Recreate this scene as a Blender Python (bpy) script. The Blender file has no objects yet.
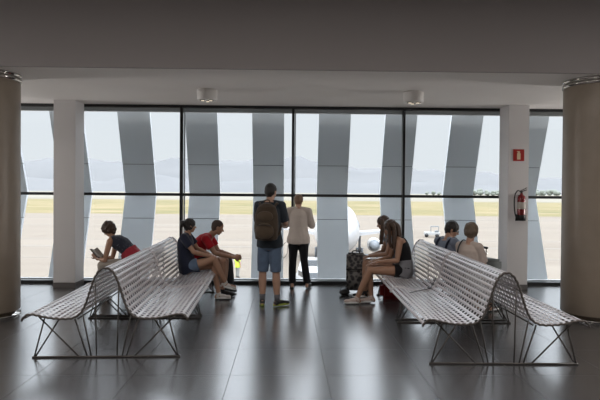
import bpy, bmesh, math, random
from mathutils import Vector, Matrix, noise, Euler

# ------------------------------------------------------------------ camera, sky, sun, exposure
C = bpy.context.scene.collection
S = bpy.context.scene
R = math.radians
EYE = 1.65
cam_d = bpy.data.cameras.new('camera'); cam_d.lens = 35.0; cam_d.sensor_width = 36.0
cam_d.clip_end = 30000; cam_d.clip_start = 0.05
cam = bpy.data.objects.new('camera', cam_d); C.objects.link(cam)
YAW, PITCH, ROLL = R(1.28), R(0.79), R(0.45)
cam.matrix_world = (Matrix.Translation((0, 0, EYE)) @ Matrix.Rotation(-YAW, 4, 'Z')
                    @ Matrix.Rotation(R(90) - PITCH, 4, 'X') @ Matrix.Rotation(ROLL, 4, 'Z'))
S.camera = cam

w = bpy.data.worlds.new('sky'); S.world = w; w.use_nodes = True
nt = w.node_tree; nt.nodes.clear()
out = nt.nodes.new('ShaderNodeOutputWorld'); bg = nt.nodes.new('ShaderNodeBackground')
tc = nt.nodes.new('ShaderNodeTexCoord'); sep = nt.nodes.new('ShaderNodeSeparateXYZ')
ramp = nt.nodes.new('ShaderNodeValToRGB')
ramp.color_ramp.elements[0].position = 0.0; ramp.color_ramp.elements[0].color = (0.74, 0.77, 0.81, 1)
ramp.color_ramp.elements[1].position = 0.17; ramp.color_ramp.elements[1].color = (0.72, 0.76, 0.82, 1)
_e = ramp.color_ramp.elements.new(0.42); _e.color = (4.3, 4.55, 5.0, 1)
nt.links.new(tc.outputs['Generated'], sep.inputs[0]); nt.links.new(sep.outputs['Z'], ramp.inputs[0])
nt.links.new(ramp.outputs[0], bg.inputs['Color']); nt.links.new(bg.outputs[0], out.inputs[0])
bg.inputs['Strength'].default_value = 1.0

sun_d = bpy.data.lights.new('sun', 'SUN'); sun_d.energy = 1.8; sun_d.angle = R(1.0); sun_d.color = (1.0, 0.95, 0.87)
sun = bpy.data.objects.new('sun', sun_d); C.objects.link(sun)
sun.rotation_euler = Vector((0.45, 0.62, -1.15)).to_track_quat('-Z', 'Y').to_euler()

# fill lights added under the high ceiling, out of view, to brighten the hall
for lx, ly, e in ((-5.0, 3.3, 105), (0.1, 3.3, 75), (5.2, 3.3, 105)):
    ld = bpy.data.lights.new('hall_fill', 'AREA'); ld.shape = 'RECTANGLE'; ld.size = 2.4; ld.size_y = 1.2
    ld.energy = e; ld.color = (1.0, 0.95, 0.91)
    lo = bpy.data.objects.new('hall_fill', ld); C.objects.link(lo); lo.location = (lx, ly, 4.2)

# unseen fill lights added at the side walls to lift pillars and low ceiling
for sx in (-1, 1):
    ld = bpy.data.lights.new('side_fill', 'AREA'); ld.shape = 'RECTANGLE'; ld.size = 1.0; ld.size_y = 1.0
    ld.energy = 95; ld.color = (1.0, 0.96, 0.93)
    lo = bpy.data.objects.new('side_fill', ld); C.objects.link(lo); lo.location = (sx*8.85, 9.0, 1.5)
    lo.rotation_euler = Vector((-sx, 0, 0.25)).to_track_quat('-Z', 'Y').to_euler()

S.view_settings.view_transform = 'Standard'; S.view_settings.look = 'None'
S.view_settings.gamma = 1.0; S.view_settings.use_curve_mapping = False
S.view_settings.exposure = 0.2
S.cycles.use_denoising = True
S.cycles.max_bounces = 10; S.cycles.diffuse_bounces = 6; S.cycles.transparent_max_bounces = 16
S.cycles.sample_clamp_indirect = 6.0

# ------------------------------------------------------------------ helpers
FPX = 35.0 / 36.0 * 600
CM = cam.matrix_world.to_3x3()
def at(px, py, Y):
    """point of the place at distance Y that the surveyed direction (px, py) meets"""
    d = CM @ Vector(((px - 300) / FPX, -(py - 200) / FPX, -1))
    return Vector((0, 0, EYE)) + d * (Y / d.y)

def mat(name, col, rough=0.6, metal=0.0, spec=0.5, var=0.06, scale=8.0, bump=0.0, bscale=60.0, alpha=None, coat=0.0, sheen=0.0):
    m = bpy.data.materials.new(name); m.use_nodes = True
    t = m.node_tree; b = t.nodes['Principled BSDF']
    b.inputs['Roughness'].default_value = rough; b.inputs['Metallic'].default_value = metal
    b.inputs['Specular IOR Level'].default_value = spec
    if coat: b.inputs['Coat Weight'].default_value = coat
    if sheen: b.inputs['Sheen Weight'].default_value = sheen
    tcn = t.nodes.new('ShaderNodeTexCoord'); n = t.nodes.new('ShaderNodeTexNoise')
    n.inputs['Scale'].default_value = scale; n.inputs['Detail'].default_value = 4
    mx = t.nodes.new('ShaderNodeMix'); mx.data_type = 'RGBA'
    mx.inputs['A'].default_value = tuple(c * (1 - var) for c in col) + (1,)
    mx.inputs['B'].default_value = tuple(min(1, c * (1 + var)) for c in col) + (1,)
    t.links.new(tcn.outputs['Object'], n.inputs['Vector'])
    t.links.new(n.outputs['Fac'], mx.inputs['Factor']); t.links.new(mx.outputs['Result'], b.inputs['Base Color'])
    if bump:
        n2 = t.nodes.new('ShaderNodeTexNoise'); n2.inputs['Scale'].default_value = bscale
        bp = t.nodes.new('ShaderNodeBump'); bp.inputs['Strength'].default_value = bump; bp.inputs['Distance'].default_value = 0.01
        t.links.new(tcn.outputs['Object'], n2.inputs['Vector']); t.links.new(n2.outputs['Fac'], bp.inputs['Height'])
        t.links.new(bp.outputs['Normal'], b.inputs['Normal'])
    return m

def link(name, bm, m, parent=None, smooth=False, loc=None):
    me = bpy.data.meshes.new(name)
    bmesh.ops.recalc_face_normals(bm, faces=bm.faces)
    bm.to_mesh(me); bm.free()
    return link_me(name, me, m, parent, smooth, loc)

def link_me(name, me, m, parent=None, smooth=False, loc=None):
    o = bpy.data.objects.new(name, me); C.objects.link(o)
    if m: me.materials.clear(); me.materials.append(m)
    if smooth:
        for p in me.polygons: p.use_smooth = True
    if parent: o.parent = parent
    if loc is not None: o.location = loc
    return o

def tag(o, label=None, cat=None, group=None, kind=None):
    if label: o['label'] = label
    if cat: o['category'] = cat
    if group: o['group'] = group
    if kind: o['kind'] = kind
    return o

def empty(name, loc=(0, 0, 0), rz=0):
    o = bpy.data.objects.new(name, None); C.objects.link(o); o.location = loc; o.rotation_euler = (0, 0, rz)
    o.empty_display_size = 0.1
    return o

def box(bm, x0, x1, y0, y1, z0, z1, bev=0.0):
    vs = [bm.verts.new(p) for p in ((x0,y0,z0),(x1,y0,z0),(x1,y1,z0),(x0,y1,z0),(x0,y0,z1),(x1,y0,z1),(x1,y1,z1),(x0,y1,z1))]
    fs = [bm.faces.new([vs[i] for i in f]) for f in ((0,3,2,1),(4,5,6,7),(0,1,5,4),(1,2,6,5),(2,3,7,6),(3,0,4,7))]
    if bev:
        es = list({e for f in fs for e in f.edges})
        bmesh.ops.bevel(bm, geom=es, offset=bev, segments=2, affect='EDGES', clamp_overlap=True)
    return vs

def frame_axes(d):
    d = Vector(d).normalized()
    u = Vector((0, 0, 1)) if abs(d.z) < 0.9 else Vector((1, 0, 0))
    a = d.cross(u).normalized(); return a, d.cross(a).normalized()

def ring_loft(bm, rings, cap=True):
    """rings: list of lists of points, same count"""
    vv = [[bm.verts.new(p) for p in r] for r in rings]
    n = len(vv[0])
    for a, b in zip(vv, vv[1:]):
        for i in range(n):
            bm.faces.new((a[i], a[(i+1) % n], b[(i+1) % n], b[i]))
    if cap:
        bm.faces.new(list(reversed(vv[0]))); bm.faces.new(vv[-1])

def cone(bm, p, q, r1, r2, n=16):
    p, q = Vector(p), Vector(q); a, b = frame_axes(q - p)
    ring_loft(bm, [[c + a*math.cos(2*math.pi*i/n)*r + b*math.sin(2*math.pi*i/n)*r for i in range(n)] for c, r in ((p, r1), (q, r2))])

def capsule(bm, p, q, r1, r2, n=16):
    p, q = Vector(p), Vector(q); d = (q - p)
    if d.length < 1e-6: d = Vector((0, 0, 1e-4))
    d.normalize(); a, b = frame_axes(d)
    rings = []
    for k in range(1, 6):
        t = math.pi/2 * k/6; rings.append((p - d*r1*math.cos(t), r1*math.sin(t)))
    rings.append((p, r1)); rings.append((q, r2))
    for k in range(5, 0, -1):
        t = math.pi/2 * k/6; rings.append((q + d*r2*math.cos(t), r2*math.sin(t)))
    ring_loft(bm, [[c + a*math.cos(2*math.pi*i/n)*r + b*math.sin(2*math.pi*i/n)*r for i in range(n)] for c, r in rings])

def tube(bm, pts, r, n=8, r_end=None):
    """tube through points with bent joints"""
    pts = [Vector(p) for p in pts]; m = len(pts); rings = []
    prev = None
    for i, p in enumerate(pts):
        d = (pts[min(i+1, m-1)] - pts[max(i-1, 0)]).normalized()
        if prev is None: a, b = frame_axes(d)
        else:
            a = prev - d * prev.dot(d); a.normalize(); b = d.cross(a)
        prev = a
        rr = r if r_end is None else r + (r_end - r) * i / (m - 1)
        rings.append([p + a*math.cos(2*math.pi*k/n)*rr + b*math.sin(2*math.pi*k/n)*rr for k in range(n)])
    ring_loft(bm, rings)

def spline(pts, n=6):
    pts = [Vector(p) for p in pts]; P = [pts[0]*2 - pts[1]] + pts + [pts[-1]*2 - pts[-2]]; o = []
    for i in range(1, len(P) - 2):
        for k in range(n):
            t = k / n
            o.append(0.5*((2*P[i]) + (P[i+1]-P[i-1])*t + (2*P[i-1]-5*P[i]+4*P[i+1]-P[i+2])*t*t + (3*P[i]-P[i-1]-3*P[i+1]+P[i+2])*t**3))
    return o + [pts[-1]]

def blob(bm, c, r, M=None, n=20, m=12):
    """ellipsoid, r = three radii, M = 3x3 axes"""
    c = Vector(c); M = M or Matrix.Identity(3); rings = []
    for k in range(1, m):
        t = math.pi*k/m
        rings.append([c + M @ Vector((r[0]*math.sin(t)*math.cos(2*math.pi*i/n), r[1]*math.sin(t)*math.sin(2*math.pi*i/n), r[2]*math.cos(t))) for i in range(n)])
    ring_loft(bm, rings)

def lathe(bm, prof, c=(0, 0, 0), n=32):
    c = Vector(c)
    ring_loft(bm, [[c + Vector((r*math.cos(2*math.pi*i/n), r*math.sin(2*math.pi*i/n), z)) for i in range(n)] for r, z in prof])

WS = bpy.data.scenes.new('workbench')      # only holds a shape while its modifiers are applied
JUNK = []
def remeshed(bm, voxel, smooth=3, fold=0.0, fscale=9.0, seed=0.0, dec=None):
    """union of everything in bm as one continuous skin"""
    bmesh.ops.recalc_face_normals(bm, faces=bm.faces)
    me = bpy.data.meshes.new('tmp'); bm.to_mesh(me); bm.free()
    o = bpy.data.objects.new('tmp', me); WS.collection.objects.link(o)
    md = o.modifiers.new('r', 'REMESH'); md.mode = 'VOXEL'; md.voxel_size = voxel; md.use_smooth_shade = True
    if smooth:
        ms = o.modifiers.new('s', 'SMOOTH'); ms.factor = 0.5; ms.iterations = smooth
    if dec:
        mdc = o.modifiers.new('d', 'DECIMATE'); mdc.ratio = dec
    with bpy.context.temp_override(scene=WS, view_layer=WS.view_layers[0]):
        dg = bpy.context.evaluated_depsgraph_get()
        res = bpy.data.meshes.new_from_object(o.evaluated_get(dg))
    WS.collection.objects.unlink(o); JUNK.extend((o, me))
    if fold:
        off = Vector((seed, seed*1.7, -seed))
        n = len(res.vertices); co = [0.0]*(3*n); nr = [0.0]*(3*n)
        res.vertices.foreach_get('co', co); res.vertex_normals.foreach_get('vector', nr)
        for i in range(0, 3*n, 3):
            x, y, z = co[i:i+3]
            q = Vector((x, y, z*.55))*fscale + off; q.z += 0.8*noise.noise(q*0.4)
            h = fold * (noise.noise(q) + 0.5*noise.noise(q*2.3))
            co[i] += nr[i]*h; co[i+1] += nr[i+1]*h; co[i+2] += nr[i+2]*h
        res.vertices.foreach_set('co', co); res.update()
    return res

def struct(name, bm, m, parent=None, smooth=False):
    o = link(name, bm, m, parent, smooth)
    if not parent: o['kind'] = 'structure'
    return o

def copy_tree(o, parent=None):
    c = o.copy(); C.objects.link(c); c.parent = parent
    for ch in o.children: copy_tree(ch, c)
    return c

# ------------------------------------------------------------------ materials
def tile_material():
    m = bpy.data.materials.new('floor_tile'); m.use_nodes = True
    t = m.node_tree; b = t.nodes['Principled BSDF']
    g = t.nodes.new('ShaderNodeTexCoord'); mp = t.nodes.new('ShaderNodeMapping')
    mp.inputs['Location'].default_value = (0.50, -5.22, 0)
    br = t.nodes.new('ShaderNodeTexBrick'); br.offset = 0; br.squash = 1
    br.inputs['Brick Width'].default_value = 0.866; br.inputs['Row Height'].default_value = 0.866
    br.inputs['Scale'].default_value = 1; br.inputs['Mortar Size'].default_value = 0.0032; br.inputs['Mortar Smooth'].default_value = 0
    br.inputs['Color1'].default_value = (0.060, 0.058, 0.060, 1); br.inputs['Color2'].default_value = (0.069, 0.067, 0.069, 1)
    br.inputs['Mortar'].default_value = (0.022, 0.022, 0.024, 1)
    n = t.nodes.new('ShaderNodeTexNoise'); n.inputs['Scale'].default_value = 3; n.inputs['Detail'].default_value = 6
    mr = t.nodes.new('ShaderNodeMapRange'); mr.inputs['To Min'].default_value = 0.225; mr.inputs['To Max'].default_value = 0.235
    t.links.new(g.outputs['Object'], mp.inputs[0]); t.links.new(mp.outputs[0], br.inputs['Vector'])
    t.links.new(g.outputs['Object'], n.inputs['Vector']); t.links.new(n.outputs['Fac'], mr.inputs['Value'])
    ad = t.nodes.new('ShaderNodeMath'); ad.operation = 'MULTIPLY_ADD'; ad.inputs[1].default_value = 0.5
    t.links.new(br.outputs['Fac'], ad.inputs[0]); t.links.new(mr.outputs[0], ad.inputs[2])
    t.links.new(ad.outputs[0], b.inputs['Roughness']); t.links.new(br.outputs['Color'], b.inputs['Base Color'])
    b.inputs['Coat Weight'].default_value = 0.35; b.inputs['Coat Roughness'].default_value = 0.22
    b.inputs['Specular IOR Level'].default_value = 0.95
    return m

def glass_material():
    m = bpy.data.materials.new('window_glass'); m.use_nodes = True; t = m.node_tree; t.nodes.clear()
    o = t.nodes.new('ShaderNodeOutputMaterial'); mx = t.nodes.new('ShaderNodeMixShader')
    tr = t.nodes.new('ShaderNodeBsdfTransparent'); tr.inputs[0].default_value = (0.97, 0.985, 0.98, 1)
    gl = t.nodes.new('ShaderNodeBsdfGlossy'); gl.inputs['Roughness'].default_value = 0.02
    fr = t.nodes.new('ShaderNodeFresnel'); fr.inputs[0].default_value = 1.4
    t.links.new(fr.outputs[0], mx.inputs[0]); t.links.new(tr.outputs[0], mx.inputs[1]); t.links.new(gl.outputs[0], mx.inputs[2])
    t.links.new(mx.outputs[0], o.inputs[0])
    return m

def bands_material(name, c1, c2, scale=(1, 1, 1), nscale=1.0, lo=0.35, hi=0.65, rough=0.9, c3=None):
    m = bpy.data.materials.new(name); m.use_nodes = True; t = m.node_tree; b = t.nodes['Principled BSDF']
    b.inputs['Roughness'].default_value = rough; b.inputs['Specular IOR Level'].default_value = 0.1
    g = t.nodes.new('ShaderNodeTexCoord'); mp = t.nodes.new('ShaderNodeMapping'); mp.inputs['Scale'].default_value = scale
    n = t.nodes.new('ShaderNodeTexNoise'); n.inputs['Scale'].default_value = nscale; n.inputs['Detail'].default_value = 8
    r = t.nodes.new('ShaderNodeValToRGB')
    r.color_ramp.elements[0].position = lo; r.color_ramp.elements[0].color = c1 + (1,)
    r.color_ramp.elements[1].position = hi; r.color_ramp.elements[1].color = c2 + (1,)
    if c3:
        e = r.color_ramp.elements.new((lo+hi)/2); e.color = c3 + (1,)
    t.links.new(g.outputs['Object'], mp.inputs[0]); t.links.new(mp.outputs[0], n.inputs['Vector'])
    t.links.new(n.outputs['Fac'], r.inputs[0]); t.links.new(r.outputs[0], b.inputs['Base Color'])
    return m

M_floor = tile_material(); M_glass = glass_material()
M_ceil = mat('ceiling_paint', (0.86, 0.83, 0.80), 0.8, var=0.03, scale=1.2)
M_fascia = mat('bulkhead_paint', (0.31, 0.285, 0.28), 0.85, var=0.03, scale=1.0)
M_wall = mat('wall_paint', (0.70, 0.68, 0.66), 0.85, var=0.03)
M_pillar = mat('pillar_paint', (0.76, 0.745, 0.745), 0.6, var=0.02, scale=2)
M_base = mat('skirting', (0.16, 0.15, 0.145), 0.4)
M_black = mat('window_frame_dark', (0.012, 0.013, 0.014), 0.35, var=0.1)
M_sill = mat('outer_sill', (0.55, 0.56, 0.58), 0.5)
M_fin = mat('fin_metal', (0.60, 0.635, 0.67), 0.45, metal=0.0, spec=0.5, var=0.04, scale=1.5)
M_finedge = mat('fin_inner', (0.10, 0.11, 0.12), 0.6)
M_stone = mat('column_stone', (0.25, 0.205, 0.16), 0.38, var=0.14, scale=5, bump=0.15, bscale=25)
M_chrome = mat('polished_steel', (0.55, 0.53, 0.50), 0.12, metal=1.0, var=0.02)
M_bench = mat('bench_enamel', (0.50, 0.46, 0.47), 0.32, spec=0.6, var=0.05, scale=6, coat=0.3)
M_edge_shade = mat('bench_edge_shade', (0.10, 0.085, 0.075), 0.4, metal=0.3)  # shade on the bench end rims put into the colour
M_rod = mat('bench_rod', (0.085, 0.075, 0.068), 0.35, metal=0.3)
M_white = mat('white_enamel', (0.80, 0.80, 0.78), 0.4)
M_lampmetal = mat('lamp_housing', (0.90, 0.88, 0.85), 0.5)
M_red = mat('signal_red', (0.42, 0.02, 0.015), 0.35)
M_ext = mat('extinguisher_red', (0.22, 0.010, 0.014), 0.25, coat=0.5)
M_blackp = mat('black_plastic', (0.012, 0.012, 0.013), 0.4, var=0.2)
M_label = mat('label_paper', (0.55, 0.50, 0.45), 0.5)
M_cream = mat('sign_cream', (0.75, 0.62, 0.42), 0.5)
M_apron = bands_material('apron_concrete', (0.152, 0.128, 0.105), (0.188, 0.162, 0.135), (0.02, 0.22, 1), 1.0, 0.3, 0.7)
M_strip = mat('apron_marking', (0.15, 0.13, 0.11), 0.9)
M_grass = bands_material('dry_grass', (0.115, 0.108, 0.052), (0.205, 0.165, 0.098), (0.03, 0.10, 1), 1.0, 0.38, 0.62, c3=(0.160, 0.132, 0.064))
M_field = bands_material('far_field', (0.165, 0.152, 0.127), (0.195, 0.178, 0.148), (0.002, 0.01, 1), 1.0)
M_mount = bands_material('hazed_hills', (0.124, 0.126, 0.130), (0.142, 0.143, 0.147), (0.0006, 0.0006, 0.003), 3.0, 0.3, 0.7)  # distance haze put into the pale grey of the hills
M_leaf = mat('hazed_leaf', (0.15, 0.165, 0.14), 0.8, var=0.3, scale=1)  # leaf colour paled to stand for haze over the far trees

# ------------------------------------------------------------------ the hall
GZ = -5.35          # level of the apron outside
CZ = 3.17           # low ceiling by the windows
WY = 10.42          # window line
XL, XR, YB, HZ = -9.0, 9.2, -8.0, 4.3

bm = bmesh.new(); box(bm, XL, XR, YB, WY + 0.12, -0.3, 0.0); struct('floor', bm, M_floor)
bm = bmesh.new(); box(bm, XL, XR, 7.3, 10.70, CZ, CZ + 0.3); struct('ceiling_low', bm, M_ceil)
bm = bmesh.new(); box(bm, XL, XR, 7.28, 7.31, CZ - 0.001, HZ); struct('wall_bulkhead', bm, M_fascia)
bm = bmesh.new(); box(bm, XL - .2, XR + .2, YB - .2, 7.7, HZ, HZ + 0.3); struct('ceiling', bm, M_ceil)
bm = bmesh.new(); box(bm, XL - .2, XL, YB, WY + .12, 0, CZ); struct('wall_left', bm, M_wall)
bm = bmesh.new(); box(bm, XR, XR + .2, YB, WY + .12, 0, CZ); struct('wall_right', bm, M_wall)
bm = bmesh.new(); box(bm, XL, XR, YB - .2, YB, 0, HZ); struct('wall_back', bm, M_wall)
bm = bmesh.new(); box(bm, XL - .2, XL, YB, 7.7, CZ, HZ); struct('wall_left_upper', bm, M_wall)
bm = bmesh.new(); box(bm, XR, XR + .2, YB, 7.7, CZ, HZ); struct('wall_right_upper', bm, M_wall)
bm = bmesh.new(); box(bm, XL - .2, XR + .2, WY - .1, WY + .12, GZ, -0.3); struct('wall_outer', bm, M_wall)

MX = [0.10 + 1.978 * k for k in range(-4, 5)]       # mullion lines
bm = bmesh.new(); box(bm, XL, XR, WY - .05, WY + .05, 0.0, 0.058, .004); struct('trim_1', bm, M_black)
bm = bmesh.new(); box(bm, XL, XR, WY - .05, WY + .05, CZ - .045, CZ, .004); struct('trim_2', bm, M_black)
bm = bmesh.new(); box(bm, XL, XR, WY - .045, WY + .04, 1.563, 1.612, .004); struct('trim_3', bm, M_black)
for k, x in enumerate(MX):
    bm = bmesh.new()
    box(bm, x - .022, x + .022, WY - .06, WY + .06, .03, CZ - .03, .004)
    struct('trim_%d' % (k + 4), bm, M_black)
    bm = bmesh.new(); box(bm, x + .026, x + .05, WY + .07, WY + .10, .08, CZ - .06)
    struct('trim_%d' % (k + 24), bm, M_sill)
edges = [XL] + MX + [XR]; n = 1
for a, b in zip(edges, edges[1:]):
    for z0, z1 in ((.058, 1.563), (1.612, CZ - .045)):
        bm = bmesh.new(); box(bm, a + .022, b - .022, WY - .006, WY + .006, z0, z1)
        struct('window_%d' % n, bm, M_glass); n += 1
bm = bmesh.new(); box(bm, XL, XR, WY + .12, WY + .2, -.05, .075, .005); struct('trim_40', bm, M_sill)
bm = bmesh.new(); box(bm, XL, XR, WY + .12, WY + .2, CZ - .10, CZ, .005); struct('trim_41', bm, M_sill)

for side, x0, x1 in (('left', -3.94, -3.575), ('right', 3.79, 4.145)):
    bm = bmesh.new(); box(bm, x0, x1, 9.93, WY - .06, .085, CZ, .004)
    tag(struct('pillar', bm, M_pillar), 'square off-white pillar at the windows, %s one' % side)
    bm = bmesh.new(); box(bm, x0 - .006, x1 + .006, 9.924, WY - .06, 0, .085, .003)
    struct('baseboard_' + side, bm, M_base)

for side, xc in (('left', -4.00), ('right', 4.19)):
    e = empty('round_column', (xc, 7.76, 0))
    tag(e, 'round beige stone-clad column at the %s edge of the view' % side, 'column', 'round stone columns')
    bm = bmesh.new(); lathe(bm, [(.45, .065), (.452, .07)] + [(.452, .07 + (3.0) * k / 8) for k in range(1, 9)] + [(.45, 3.075)], n=64)
    link('shaft', bm, M_stone, e, True)
    bm = bmesh.new(); lathe(bm, [(.40, 0), (.46, 0.002), (.46, .014), (.41, .016), (.41, .066)], n=64); link('base_ring', bm, M_chrome, e, True)
    bm = bmesh.new(); lathe(bm, [(.42, 3.074), (.466, 3.078), (.468, 3.12), (.452, 3.125), (.452, 3.145), (.468, 3.15), (.466, CZ)], n=64)
    link('top_ring', bm, M_chrome, e, True)

# surface-mounted downlights
def downlight(x, y, word):
    e = empty('ceiling_light', (x, y, CZ - .16))
    tag(e, 'round white surface-mounted ceiling light, %s one' % word, 'ceiling light', 'round ceiling lights')
    bm = bmesh.new(); lathe(bm, [(.13, .004), (.145, 0), (.15, .006), (.15, .155), (.14, .16)], n=40); link('housing', bm, M_lampmetal, e, True)
    ml = bpy.data.materials.new('lamp_glow'); ml.use_nodes = True
    b = ml.node_tree.nodes['Principled BSDF']; b.inputs['Base Color'].default_value = (.7, .66, .6, 1)
    b.inputs['Emission Color'].default_value = (1, .85, .65, 1); b.inputs['Emission Strength'].default_value = 0.8
    for dx, dy in ((-.06, -.03), (.06, -.03), (0, .07)):
        bm = bmesh.new(); lathe(bm, [(.028, -.004), (.045, -.008), (.047, .004)], (dx, dy, 0), n=20); link('reflector', bm, M_chrome, e, True)
        bm = bmesh.new(); lathe(bm, [(.005, -.012), (.024, -.010), (.026, -.003)], (dx, dy, 0), n=16); link('bulb', bm, ml, e, True)
downlight(-1.21, 8.8, 'left'); downlight(1.90, 8.8, 'right')

# fire sign and extinguisher on the right pillar
px0 = 3.955
e = empty('fire_sign', (3.965, 9.925, 2.31)); tag(e, 'small square red sign with pale extinguisher symbol on right pillar', 'sign')
bm = bmesh.new(); box(bm, -.095, .095, -.006, 0.004, -.10, .10, .002); link('plate', bm, M_red, e)
bm = bmesh.new()
box(bm, -.03, .03, -.010, -.005, -.075, .035, .002); box(bm, -.018, .018, -.010, -.005, .035, .055, .002)
box(bm, -.035, .022, -.010, -.005, .055, .068, .002); link('symbol', bm, M_cream, e)
e = empty('fire_extinguisher', (3.985, 9.83, 1.19)); tag(e, 'red fire extinguisher with black hose hung on right pillar', 'fire extinguisher')
bm = bmesh.new(); lathe(bm, [(.055, .03), (.066, .04), (.068, .06), (.068, .37), (.06, .41), (.035, .44), (.022, .45), (.022, .47)], n=32); link('cylinder', bm, M_ext, e, True)
bm = bmesh.new(); lathe(bm, [(.0685, .20), (.0692, .201), (.0692, .315), (.0685, .316)], n=32); link('label_band', bm, M_label, e, True)
bm = bmesh.new(); lathe(bm, [(.06, 0), (.072, .004), (.072, .09), (.067, .10)], n=32); link('foot', bm, M_blackp, e, True)
bm = bmesh.new(); cone(bm, (0, 0, .46), (0, 0, .50), .02, .018)
for z, q in ((.50, .535), (.515, .57)): capsule(bm, (-.02, 0, z - .01), (.085, -.01, q - .01), .008, .006, 8)
link('valve_handle', bm, M_blackp, e, True)
bm = bmesh.new(); tube(bm, spline([(-.01, 0, .49), (-.07, -.01, .51), (-.12, -.01, .42), (-.125, -.01, .25), (-.11, -.01, .12), (-.085, -.02, .03)]), .011); link('hose', bm, M_blackp, e, True)
bm = bmesh.new(); cone(bm, (-.088, -.02, .11), (-.085, -.02, .0), .016, .026); link('nozzle', bm, M_blackp, e, True)
bm = bmesh.new(); box(bm, -.02, .02, .06, .10, .38, .44, .003); link('bracket', bm, M_rod, e)

# ------------------------------------------------------------------ folded fins outside the glass
SP = ['fold rightmost, right of the right pillar']
FZ = [(-.62, 10.70), (.0, 10.88), (1.12, 11.30), (1.62, 11.50), (2.16, 11.29), (3.17, 10.86), (4.0, 10.55)]
def fin(xl, label):
    e = empty('facade_fin', (xl, 11.0, GZ + 4.7)); tag(e, label, 'facade fin', 'grey folded fins outside the glass')
    ox, oy, oz = xl, 11.0, GZ + 4.7
    def plate(a, b):
        bmx = bmesh.new(); (z0, y0), (z1, y1) = a, b
        d = Vector((0, y1 - y0, z1 - z0)).normalized() * .006
        z0 += d.z; y0 += d.y; z1 -= d.z; y1 -= d.y
        v = []
        for (y, z) in ((y0, z0), (y1, z1)):
            for x in (0, .60):
                for t in (0, .07): v.append(bmx.verts.new((x, y + t - oy, z - oz)))
        for f in ((0,2,3,1),(4,5,7,6),(0,1,5,4),(2,6,7,3),(0,4,6,2),(1,3,7,5)): bmx.faces.new([v[i] for i in f])
        return bmx
    fz = [FZ[0], (1.12, 11.30), (1.62, 11.50), (2.16, 11.29), FZ[-1]]
    fz = [(-.62, 10.66), (1.12, 11.308), (1.615, 11.50), (2.16, 11.29), (4.0, 10.58)]
    link('plate', plate(fz[0], fz[1]), M_fin, e)
    # the middle plate is folded in one piece
    bmx = bmesh.new(); pr = [(1.126, 11.31), (1.615, 11.50), (2.154, 11.292)]
    ring = []
    for x in (0, .60):
        ring.append([Vector((x, y - oy, z - oz)) for z, y in pr] + [Vector((x, y + .07 - oy, z - oz)) for z, y in reversed(pr)])
    ring_loft(bmx, ring); link('plate', bmx, M_fin, e)
    link('plate', plate(fz[3], fz[4]), M_fin, e)
    bmx = bmesh.new()
    ring = []
    for x in (.004, .596):
        ring.append([Vector((x, y + .03 - oy, z - oz)) for z, y in fz] + [Vector((x, y + .06 - oy, z - oz)) for z, y in reversed(fz)])
    ring_loft(bmx, ring); link('core', bmx, M_finedge, e)
words = {-3: 'grey folded fin outside the glass, beyond the far left of the view', -2: 'grey folded fin outside, half hidden by the left round column',
  -1: 'grey folded fin outside, half hidden behind the left square pillar', 0: 'grey folded fin outside, above the woman with a book',
  1: 'grey folded fin outside, behind the navy and red shirts', 2: 'grey folded fin outside, behind the man with a backpack',
  3: 'grey folded fin outside, in front of the airliner nose', 4: 'grey folded fin outside, behind the third mullion and long-haired pair',
  5: 'grey folded fin outside, behind the man with glasses', 6: 'grey folded fin outside, beside the fire extinguisher pillar',
  7: 'grey folded fin outside, hidden by the right round column'}
for k in range(-2, 7): fin(-3.165 + 1.251 * k, words[k])
bm = bmesh.new(); box(bm, XL, XR, WY + .12, 10.5, -.62, -.45); struct('trim_42', bm, M_fin)

# ------------------------------------------------------------------ the airfield
bm = bmesh.new(); box(bm, -400, 400, WY + .32, 178, GZ - 1, GZ); struct('ground_apron', bm, M_apron)
bm = bmesh.new(); box(bm, -900, 900, 178, 470, GZ - 1, GZ + .02); struct('ground_grass', bm, M_grass)
bm = bmesh.new(); box(bm, -9000, 9000, 470, 9000, GZ - 1.2, GZ - .02); struct('ground_field', bm, M_field)
for (y, d) in ((150, 2.2), (118, .9), (84, .8), (73, 1.2), (61, .5)):
    bm = bmesh.new(); box(bm, -160, 160, y, y + d, GZ + .001, GZ + .012); struct('ground_marking', bm, M_strip)

def ridge(dist, prof, depth, seed):
    """prof: (px, height above horizon in px) pairs of the skyline"""
    bmx = bmesh.new(); N = 260; xs = [-900 + 2600*i/N for i in range(N + 1)]
    def hgt(p):
        for (a, ha), (b, hb) in zip(prof, prof[1:]):
            if a <= p <= b:
                t = (p - a)/(b - a); t = t*t*(3-2*t); return ha + (hb - ha)*t
        return prof[0][1] if p < prof[0][0] else prof[-1][1]
    J = 14; grid = []
    for j in range(J + 1):
        row = []
        t = j / J
        for p in xs:
            X = (p - 287)/FPX*dist; H = hgt(p)/FPX*dist + EYE
            u = math.sin(math.pi/2*min(1, t*1.6)) if t < .625 else 1 - (t - .625)*1.6
            z = GZ - 5 + (H - GZ)*u*(1 + .16*noise.noise(Vector((p*.06, t*3, seed)))*(1 if t < .6 else .3)) + 22*noise.noise(Vector((p*.12, t*6, seed+3)))*u
            row.append(bmx.verts.new((X, dist - depth*.6 + depth*t, z)))
        grid.append(row)
    for a, b in zip(grid, grid[1:]):
        for i in range(N): bmx.faces.new((a[i], a[i+1], b[i+1], b[i]))
    return bmx
o = link('mountain_range', ridge(8500, [(-600, 24), (-100, 26), (10, 24), (45, 28), (62, 30), (85, 34), (110, 29), (150, 29), (180, 33), (210, 27), (240, 31), (262, 31), (282, 30), (300, 36), (315, 33), (335, 26), (370, 25), (400, 26), (430, 24), (460, 22), (500, 18), (560, 15), (700, 20), (1400, 24)], 3500, 1.0), M_mount, None, True)
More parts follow.
